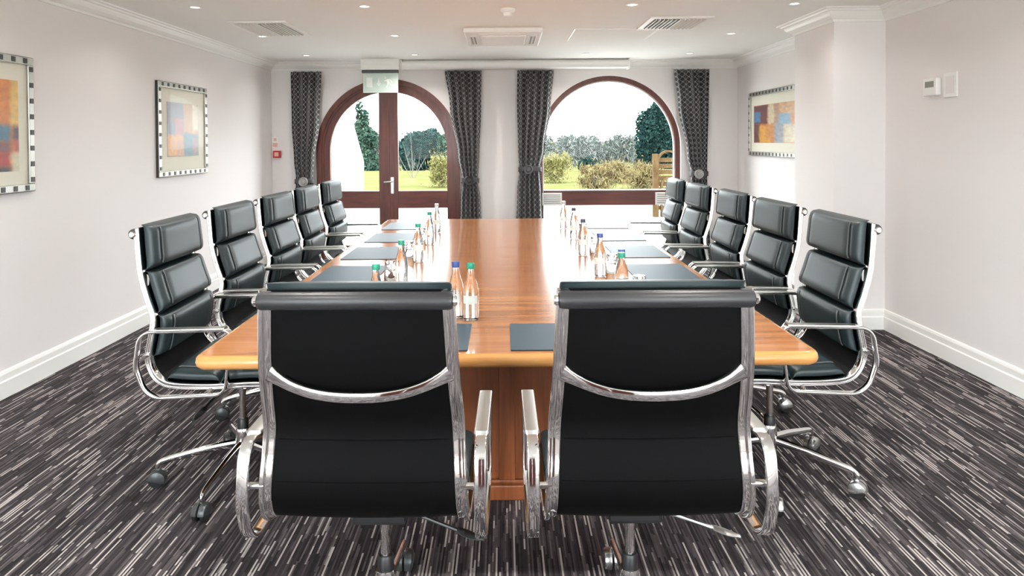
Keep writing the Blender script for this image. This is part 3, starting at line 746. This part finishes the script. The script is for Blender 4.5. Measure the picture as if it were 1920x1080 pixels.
def cushion(name, s0, s1, t, root, inset_=.0, mats='leather', off=.006):
    rings = []; N = 26; K = 40
    surf = {}
    for i in range(N + 1):
        a = -1 + 2 * i / N
        e = max(0.0, 1 - abs(a) ** 7) ** .5
        s = (s0 + s1) / 2 + (s1 - s0) / 2 * a
        p, T = fpos(s); nn = nrm(T); hw_ = hwz(p.z) + .001 - inset_
        ring = []
        for j in range(K):
            th = 2 * PI * j / K
            c, d = math.cos(th), math.sin(th)
            xx = hw_ * math.copysign(abs(c) ** .28, c)
            dd = math.copysign(abs(d) ** .6, d)
            xe = xx * (1 - .012 * (1 - e))
            puff = 1 - .10 * (xx / hw_) ** 2
            # shallow groove where the piping runs
            g = math.exp(-((abs(xx) - (hw_ - .048)) / .010) ** 2) * .10
            hgt = t * .5 * (1 + dd) * (e * .92 + .08) * puff * ((1 - g) if dd > 0 else 1)
            ring.append(p + nn * (off + hgt) + Vector((xe, 0, 0)))
        rings.append(ring)
    ob = MB().loft(rings).build(name, mats, root, smooth=True)
    for sd in (-1, 1):
        pth = []
        for i in range(1, 16):
            a = -.93 + 1.86 * i / 16; s = (s0 + s1) / 2 + (s1 - s0) / 2 * a
            p, T = fpos(s); e = max(0.0, 1 - abs(a) ** 7) ** .5
            pth.append(p + nrm(T) * (off + t * (e * .92 + .08) * .90) + Vector((sd * (hwz(p.z) - .052 - inset_), 0, 0)))
        MB().tube(pth, .0028, 6).build('piping', 'piping', ob, smooth=True)
    return ob
def make_chair():
    root = empty('swivel_chair', (0, 0, 0), 0, 'x', 'chair', 'leather swivel chairs round the table')
    # side frames: chrome ribs with a narrow outer bead
    for sd in (-1, 1):
        mb = MB()
        pth = [Vector((sd * (hwz(p.z) + .004), p.y, p.z)) for p in FP]
        mb.sweep(pth, rrect(.016, .008, .0035), False, 1.0, (1, 0, 0))
        pth2 = [Vector((sd * (hwz(p.z) + .012), p.y, p.z)) - nrm(fpos(FL[i])[1]) * .011 for i, p in enumerate(FP)]
        mb.sweep(pth2[2:-6], rrect(.006, .005, .0025), False, 1.0, (1, 0, 0))
        mb.build('side_frame', 'chrome', root, smooth=True)
        # knob at the end of the top bar
        MB().lathe([(.008, 0), (.0125, .001), (.0135, .006), (.010, .011), (.001, .012)] if sd > 0 else [(.008, 0), (.0125, -.001), (.0135, -.006), (.010, -.011), (.001, -.012)], 16, (sd * .233, -.338, 1.072), 'X').build('end_knob', 'chrome', root, smooth=True)
    # sling skin between the ribs, back and seat
    rings = []
    for i in range(45):
        s = FL[-1] * i / 44; p, T = fpos(s); nn = nrm(T); h = hwz(p.z) - .008
        sag = -.012 * math.sin(PI * min(1, i / 30))
        r_ = []
        for k in range(9): x = -h + 2 * h * k / 8; r_.append(p + Vector((x, 0, 0)) + nn * (sag * (1 - (x / h) ** 2) + .004))
        for k in range(9): x = h - 2 * h * k / 8; r_.append(p + Vector((x, 0, 0)) + nn * (sag * (1 - (x / h) ** 2) - .003))
        rings.append(r_)
    MB().loft(rings).build('sling', 'sling', root, smooth=True)
    for s in (s_at(6) - .005, s_at(5) - .03):
        p, T = fpos(s); h = hwz(p.z) - .02; nn = nrm(T)
        pts = [p + Vector((x, 0, 0)) - nn * (.003 + .012 * (1 - (x / (h + .012)) ** 2)) for x in [-h + 2 * h * k / 10 for k in range(11)]]
        MB().tube(pts, .0022, 6).build('seam', 'sling', root, smooth=True)
    # rolled head edge over the top bar
    MB().lathe([(.012, -.233), (.019, -.231), (.0215, -.223), (.0215, .223), (.019, .231), (.012, .233)], 20, (0, -.338, 1.072), 'X').build('head_roll', 'leather_side', root, smooth=True)
    # three back pads and two seat pads
    sA, sB, sC, sD = -.012, s_at(2) - .012, s_at(3) + .075, s_at(6) - .022
    top = cushion('back_pad', -.013, s_at(2) - .018, .064, root, -.010, off=.010)
    cushion('back_pad', s_at(2) - .012, s_at(4) - .010, .058, root)
    cushion('back_pad', s_at(4) - .004, s_at(6) + .012, .052, root)
    cushion('seat_pad', s_at(8) + .020, s_at(10) + .02, .052, root)
    cushion('seat_pad', s_at(10) + .024, s_at(13) - .004, .056, root)
    # bowed stretcher across the back
    pts = []; rad = []
    for k in range(25):
        u = -1 + 2 * k / 24; x = u * (hwz(.9) - .002)
        z = .838 + .050 * abs(u) ** 2.6; y = -.294 - .038 * (1 - u * u) ** .8
        pts.append((x, y, z)); rad.append(1 + .9 * abs(u) ** 10)
    MB().sweep(pts, rrect(.0125, .006, .004), False, rad, (0, 0, 1)).build('back_stretcher', 'chrome', root, smooth=True)
    for yy in (-.10, .10):
        MB().tube([(-.25, yy, .466), (-.15, yy, .450), (.15, yy, .450), (.25, yy, .466)], .009).build('seat_stretcher', 'satin_metal', root, smooth=True)
    # arms: closed flat chrome loops on pins
    for sd in (-1, 1):
        x = sd * .292
        lp = round_poly([(x, -.285, .700), (x, .072, .706), (x, .040, .452), (x, -.262, .440), (x, -.305, .56)], [.055, .035, .05, .085, .12], 8)
        arm = MB().sweep(lp, rrect(.015, .0055, .0035), True, 1.0, (1, 0, 0)).build('arm', 'chrome', root, smooth=True)
        tp = [(x, -.225 + .27 * k / 10, .7075 + .0035 * k / 10) for k in range(11)]
        MB().sweep(tp, rrect(.019, .005, .004), False, 1.0, (1, 0, 0)).build('arm_pad', 'satin_metal', arm, smooth=True)
        for yy, zz in ((-.278, .598), (-.03, .449)):
            MB().tube([(sd * .246, yy, zz + (.02 if zz < .5 else 0)), (x - sd * .01, yy, zz)], .0085, 10).build('arm_pin', 'chrome', root, smooth=True)
    # tilt mechanism and levers
    MB().box(-.075, .075, -.10, .10, .392, .440).box(-.045, .045, .08, .17, .40, .435).build('tilt_mechanism', 'black_plastic', root, bevel=.012)
    MB().lathe([(.001, 0), (.022, .002), (.024, .01), (.024, .05)], 18, (0, -.03, .405), 'Y').build('tension_knob', 'satin_metal', root, smooth=True).rotation_euler = (0, 0, 0)
    lev = MB().tube([(.05, -.03, .405), (.12, -.055, .395), (.22, -.075, .368)], .0055, 8).build('lever', 'black_plastic', root, smooth=True)
    rg = []
    for k in range(11):
        t = k / 10; c = Vector((.215 + .075 * t, -.074 - .012 * t, .369 - .020 * t)); ww = .006 + .012 * math.sin(PI * min(1, t * 1.0 + .12)) ** .7 if t < .96 else .006
        rg.append([c + Vector((0, ww * math.cos(2 * PI * j / 10), .0055 * math.sin(2 * PI * j / 10))) for j in range(10)])
    MB().loft(rg).build('lever_paddle', 'black_plastic', lev, smooth=True)
    # column
    MB().lathe([(.0145, .22), (.0145, .395)], 18).build('gas_piston', 'chrome', root, smooth=True)
    MB().lathe([(.024, .200), (.024, .250), (.020, .257), (.0145, .258)], 18).build('column_sleeve', 'black_plastic', root, smooth=True)
    MB().lathe([(.020, .060), (.026, .064), (.030, .085), (.032, .15), (.031, .20), (.027, .215)], 20).build('base_hub', 'chrome', root, smooth=True)
    MB().lathe([(.016, .035), (.021, .04), (.021, .064)], 16).build('hub_foot', 'black_plastic', root, smooth=True)
    leg0 = cas0 = None
    for k in range(5):
        if leg0 is None:
            pts = catmull([(.020, 0, .148), (.12, 0, .137), (.21, 0, .121), (.28, 0, .108), (.309, 0, .098), (.318, 0, .082), (.318, 0, .070)], 4)
            rad = [1.0 - .32 * min(1, i / 16) for i in range(len(pts))]
            leg0 = MB().sweep(pts, [(.012 * math.cos(2 * PI * j / 12), .020 * math.sin(2 * PI * j / 12)) for j in range(12)], False, rad, (0, 1, 0)).build('base_leg', 'chrome', root, smooth=True)
            # hooded twin-wheel caster, trailing to one side
            h = MB()
            for sx in (-1, 1):
                xs = sx * .004
                h.loft([[(.318 + .006 + q * math.cos(2 * PI * j / 24) * (1.0), x_, .033 + q * math.sin(2 * PI * j / 24)) for j in range(0, 25) if R(-25) <= 2 * PI * j / 24 <= R(215)] for q, x_ in ((.036, xs), (.036, sx * .018), (.033, sx * .026), (.022, sx * .0305), (.004, sx * .032))])
            h.lathe([(.010, .050), (.010, .074)], 12, (.318, 0, 0))
            cas0 = h.build('caster', 'grey_shell', root, smooth=True)
            for sx in (-1, 1):
                MB().lathe([(.004, sx * .007), (.028, sx * .007), (.0315, sx * .010), (.0315, sx * .022), (.028, sx * .025), (.004, sx * .025)], 22, (.324, 0, .0315), 'Y').build('wheel', 'black_plastic', cas0, smooth=True)
            cas0.rotation_euler = leg0.rotation_euler = (0, 0, 0)
        else:
            q = leg0.copy(); COL.objects.link(q); q.parent = root; q.rotation_euler = (0, 0, 2 * PI * k / 5)
            q = cas0.copy(); COL.objects.link(q); q.parent = root; q.rotation_euler = (0, 0, 2 * PI * k / 5)
            for ch in cas0.children: g = ch.copy(); COL.objects.link(g); g.parent = q
    return root
def base_name(o): return o.name.split('.')[0]
proto = make_chair(); used = False
silver_cache = {}
def place_chair(x, y, rz, base_deg, label, silver=False):
    global used
    if not used: o = proto; used = True
    else: o = copy_tree(proto_src)
    o.location = (x, y, 0); o.rotation_euler = (0, 0, rz)
    o['label'] = label; o['group'] = 'leather swivel chairs round the table'
    nleg = ncas = 0
    lift = 0.0 if y < 2 else .016           # gas lift: side chairs are set a little higher
    for ch in o.children:
        if base_name(ch) not in ('base_leg', 'caster', 'base_hub', 'hub_foot', 'column_sleeve'): ch.location.z = lift
        if y > 2 and base_name(ch) == 'base_leg': ch.scale = (1.06, 1, 1)
        if base_name(ch) == 'base_leg': ch.rotation_euler = (0, 0, R(base_deg) - rz + 2 * PI * nleg / 5); nleg += 1
        if base_name(ch) == 'caster':
            ch.rotation_euler = (0, 0, R(base_deg) - rz + 2 * PI * ncas / 5); ncas += 1
            if y > 2: aa = ch.rotation_euler.z; ch.location = (.019 * math.cos(aa), .019 * math.sin(aa), 0)
            if silver: ch.data = silver_mesh(ch.data, 'silver_shell')
        if base_name(ch) == 'lever' and silver:
            ch.data = silver_mesh(ch.data, 'satin_metal')
            for g in ch.children: g.data = silver_mesh(g.data, 'satin_metal')
    return o
def silver_mesh(me, m_):
    if me.name not in silver_cache:
        c = me.copy(); c.materials.clear(); c.materials.append(MATS[m_]); silver_cache[me.name] = c; silver_cache[c.name] = c
    return silver_cache[me.name]
proto_src = proto
# the first placement moves the prototype itself; keep its base legs' order for the copies
CH = []
CH.append((-.350, 1.93, R(-1.0), 89, 'black leather swivel chair at the table end with black height lever', False))
CH.append((.357, 1.93, R(.5), 90, 'black leather swivel chair at the table end with silver height lever', True))
LX, RX = -1.150, 1.145
for i, y in enumerate((2.90, 3.58, 4.25, 4.93, 5.62)):
    CH.append((LX + (.01, .0, .005, -.01, -.01)[i], y, R(-90 + (1.5, 0, -1, 1, -1)[i]), 193, 'black leather swivel chair, prints side of table, %s from the arched door' % ORD[i], False))
for i, y in enumerate((2.90, 3.56, 4.25, 4.93, 5.62)):
    CH.append((RX + (0, .0, .01, -.01, 0)[i], y, R(90 + (-1, 1, 0, 1, -1)[i]), (36, 0, 36, 0, 36)[i], 'black leather swivel chair, thermostat side of table, %s from the arched window' % ORD[i], True))
for a in CH: place_chair(*a)

# ---------------------------------------------------------------- outdoors
GZ = -.10
gr = MB()
ys = [-40, YB - T, 17, 30, 36, 50, 90, 200, 420]; zs = [GZ - .02] * 5 + [-1.6, -5.5, -6, .5]
gr.loft([[(-160, y, z), (160, y, z), (160, y, z - .5), (-160, y, z - .5)] for y, z in zip(ys, zs)])
tag(gr.build('lawn', 'lawn_grass'), 'yellow-green lawn falling away beyond the terrace', 'lawn', None, 'structure')
struct('terrace_bounce', MB().box(-9, 9, -12, YB - T, GZ - .1, GZ + .06), 'paving_bounce', 'unseen pale terrace added outside the rear windows to bounce light in')  # invented paving that throws daylight up to the ceiling
struct('terrace', MB().box(-9, 9, YF + T, 16.5, GZ - .1, GZ + .06), 'paving', 'pale paved terrace outside the arched door')
bw = MB().prism([(8.62, GZ + .05), (10.56, GZ + .05), (10.56, 1.15), (9.57, 1.95), (8.62, 2.72)], -2.62, -2.20, 'YZ')
struct('wall_outside', bw, 'render_white', 'white rendered wing wall with sloping top outside the arched door', bevel=.01)

def foliage(lobes, n, size, seed, elong=1.0, soft=False):
    rnd = random.Random(seed); mb = MB()
    tot = sum(l[3] * l[4] * l[5] for l in lobes)
    for cx, cy, cz, rx, ry, rz in lobes:
        k = max(30, int(n * (rx * ry * rz) / tot))
        for _ in range(k):
            d = Vector((rnd.gauss(0, 1), rnd.gauss(0, 1), rnd.gauss(0, 1))).normalized() * (abs(rnd.gauss(0, .55)) if soft else rnd.random() ** .38)
            c = Vector((cx + d.x * rx, cy + d.y * ry, cz + d.z * rz))
            a = Vector((rnd.gauss(0, 1), rnd.gauss(0, 1), rnd.gauss(0, 1) + (elong - 1))).normalized(); b = a.cross(Vector((rnd.gauss(0, 1), rnd.gauss(0, 1), rnd.gauss(0, 1)))).normalized()
            s = size * rnd.uniform(.6, 1.4)
            a = a * s * elong; b = b * s / elong
            mb.add([c - a, c + b * .6, c + a, c - b * .6], [(0, 1, 2, 3)])
    return mb
def tree(name, label, cat, x, y, z, lobes, n, size, fm, seed, elong=1.0, stems=None, bark='bark', group=None):
    o = empty(name, (x, y, z), 0, label, cat, group)
    foliage(lobes, n, size, seed, elong, fm.startswith('twig')).build('foliage', fm, o)
    rnd = random.Random(seed + 99)
    for st in (stems or [((0, 0, -.2), (0, 0, .8), .08)]):
        a, b, r_ = st; a, b = Vector(a), Vector(b); mid = a.lerp(b, .5) + Vector((rnd.uniform(-.1, .1), rnd.uniform(-.1, .1), 0)) * (b - a).length * .4
        MB().tube(catmull([a, mid, b], 5), [r_ * (1 - .75 * i / 10) for i in range(11)], 7).build('trunk', bark, o, smooth=True)
def W(xp, yp, Y): return (xp - 945) * Y / F, CAM_H - (yp - 264) * Y / F
def ztree(name, label, cat, xp0, xp1, yt, yb, Y, kind, n, size, fm, seed, elong=1.0, stems=None, bark='bark', group=None, ry=None):
    """a tree whose crown spans these directions at distance Y; stands on its own base"""
    x0, zt = W(xp0, yt, Y); x1, zb = W(xp1, yb, Y); cx, hw_, H = (x0 + x1) / 2, (x1 - x0) / 2, zt - zb
    if kind == 'cone':
        lobes = [(random.Random(seed + k).uniform(-.2, .2) * hw_, 0, H * (.12 + .8 * k / 7), hw_ * (1 - .80 * k / 7), hw_ * (1 - .80 * k / 7), H * .15) for k in range(8)]
    elif kind == 'mass':
        rr = random.Random(seed); lobes = [(0, 0, H * .42, hw_ * .8, hw_ * .8, H * .42)] + [(rr.uniform(-.62, .62) * hw_, rr.uniform(-.4, .4) * hw_, H * rr.uniform(.3, .78), hw_ * .36, hw_ * .36, H * .2) for _ in range(9)]
    else:
        lobes = [(0, 0, H * .5, hw_, ry or hw_, H * .5)]
    tree(name, label, cat, cx, Y, zb, lobes, n, size, fm, seed, elong, stems or [((0, 0, -.3), (0, 0, H * .8), hw_ * .10)], bark, group)
# seen through the arched door
ztree('evergreen_tree', 'tall dark evergreen rising behind the sloping white wing wall', 'tree', 640, 722, 196, 350, 40, 'cone', 14000, .10, 'laurel', 11)
ztree('evergreen_shrub', 'broad dark evergreen beyond the lawn, seen through the arched door', 'tree', 742, 835, 228, 336, 48, 'mass', 18000, .17, 'evergreen', 12)
ztree('laurel_shrub', 'softer green shrub beside the broad evergreen, seen through the door', 'shrub', 815, 872, 240, 335, 46, 'mass', 8000, .15, 'laurel', 13)
ztree('twiggy_shrub', 'tawny twiggy shrub on the lawn, seen through the door', 'shrub', 800, 860, 282, 357, 23, 'mass', 8000, .038, 'twig_gold', 14, 2.0)
ztree('bare_sapling', 'pale bare sapling with splayed stems on the lawn', 'tree', 748, 800, 285, 330, 29, 'oval', 60, .05, 'twig_grey', 15, 3.5,
      [((0, 0, -.2), (-.75, 0, 1.25), .016), ((0, 0, -.2), (-.45, 0, 1.5), .016), ((0, 0, -.2), (-.1, 0, 1.9), .018), ((0, 0, -.2), (.35, 0, 1.2), .014), ((0, 0, -.2), (.6, .1, .9), .02)], 'pale_bark')
# seen through the arched window
for k in range(9):
    xa = 985 + 26 * k
    ztree('bare_tree', 'hazy bare grey tree in the distant belt beyond the lawn', 'tree', xa, xa + 52, 240 + (k * 7) % 13, 318, 98 + 8 * (k % 3), 'mass', 4200, .20, 'twig_grey', 30 + k, 1.8, None, 'pale_bark', 'distant belt of bare trees')
for k in range(6):
    xa = 640 + 38 * k
    ztree('bare_tree', 'hazy bare grey tree in the distant belt beyond the lawn', 'tree', xa, xa + 60, 236 + (k * 5) % 14, 318, 100 + 9 * (k % 3), 'mass', 4200, .20, 'twig_grey', 50 + k, 1.8, None, 'pale_bark', 'distant belt of bare trees')
ztree('conifer', 'tall dark conifer seen through the arched window', 'tree', 1180, 1290, 172, 335, 60, 'mass', 22000, .13, 'evergreen', 21)
ztree('evergreen_shrub', 'small dark evergreen shrub seen through the middle of the arched window', 'shrub', 1080, 1118, 292, 330, 34, 'mass', 4000, .055, 'evergreen', 22)
ztree('twiggy_shrub', 'golden twiggy shrub seen through the window beside a curtain', 'shrub', 1005, 1075, 278, 352, 25, 'mass', 8000, .042, 'twig_gold', 23, 2.0)
for k, (a, b, t_) in enumerate(((1078, 1162, 308), (1115, 1205, 296), (1160, 1245, 302))):
    ztree('brown_shrub', 'brown twiggy shrub ' + ('beside the small dark evergreen', 'in the middle of the brown row', 'beside the timber garden screen')[k], 'shrub', a, b, t_, 362, (18.4, 24.8, 21.4)[k], 'mass', 9000, .036, 'twig_brown', 24 + k, 2.0, None, 'bark', 'brown shrubs before the conifer')
# arched timber garden screen
gx, gy = W(1250, 300, 13.0)[0], 13.0
gs = empty('garden_screen', (gx, gy, GZ + .06), 0, 'timber garden screen with rounded top and horizontal boards on the terrace', 'screen')
MB().box(-.27, -.17, -.05, .05, 0, 1.22).build('post', 'garden_wood', gs, bevel=.006)
ag = MB(); arch_ring(ag, .04, 1.05, .24, .20, -.04, .04, 0); ag.build('arch', 'garden_wood', gs, smooth=True)
ag = MB(); arch_ring(ag, .04, .62, .16, .12, -.05, .03, 0); ag.build('arch', 'garden_wood', gs, smooth=True)
b0 = None
for k in range(9):
    z = .18 + .115 * k
    if b0 is None: b0 = MB().box(-.16, .235, -.015, .015, -.042, .042).build('board', 'garden_wood', gs, bevel=.004); q = b0
    else: q = b0.copy(); COL.objects.link(q); q.parent = gs
    q.location = (0, .0, z)
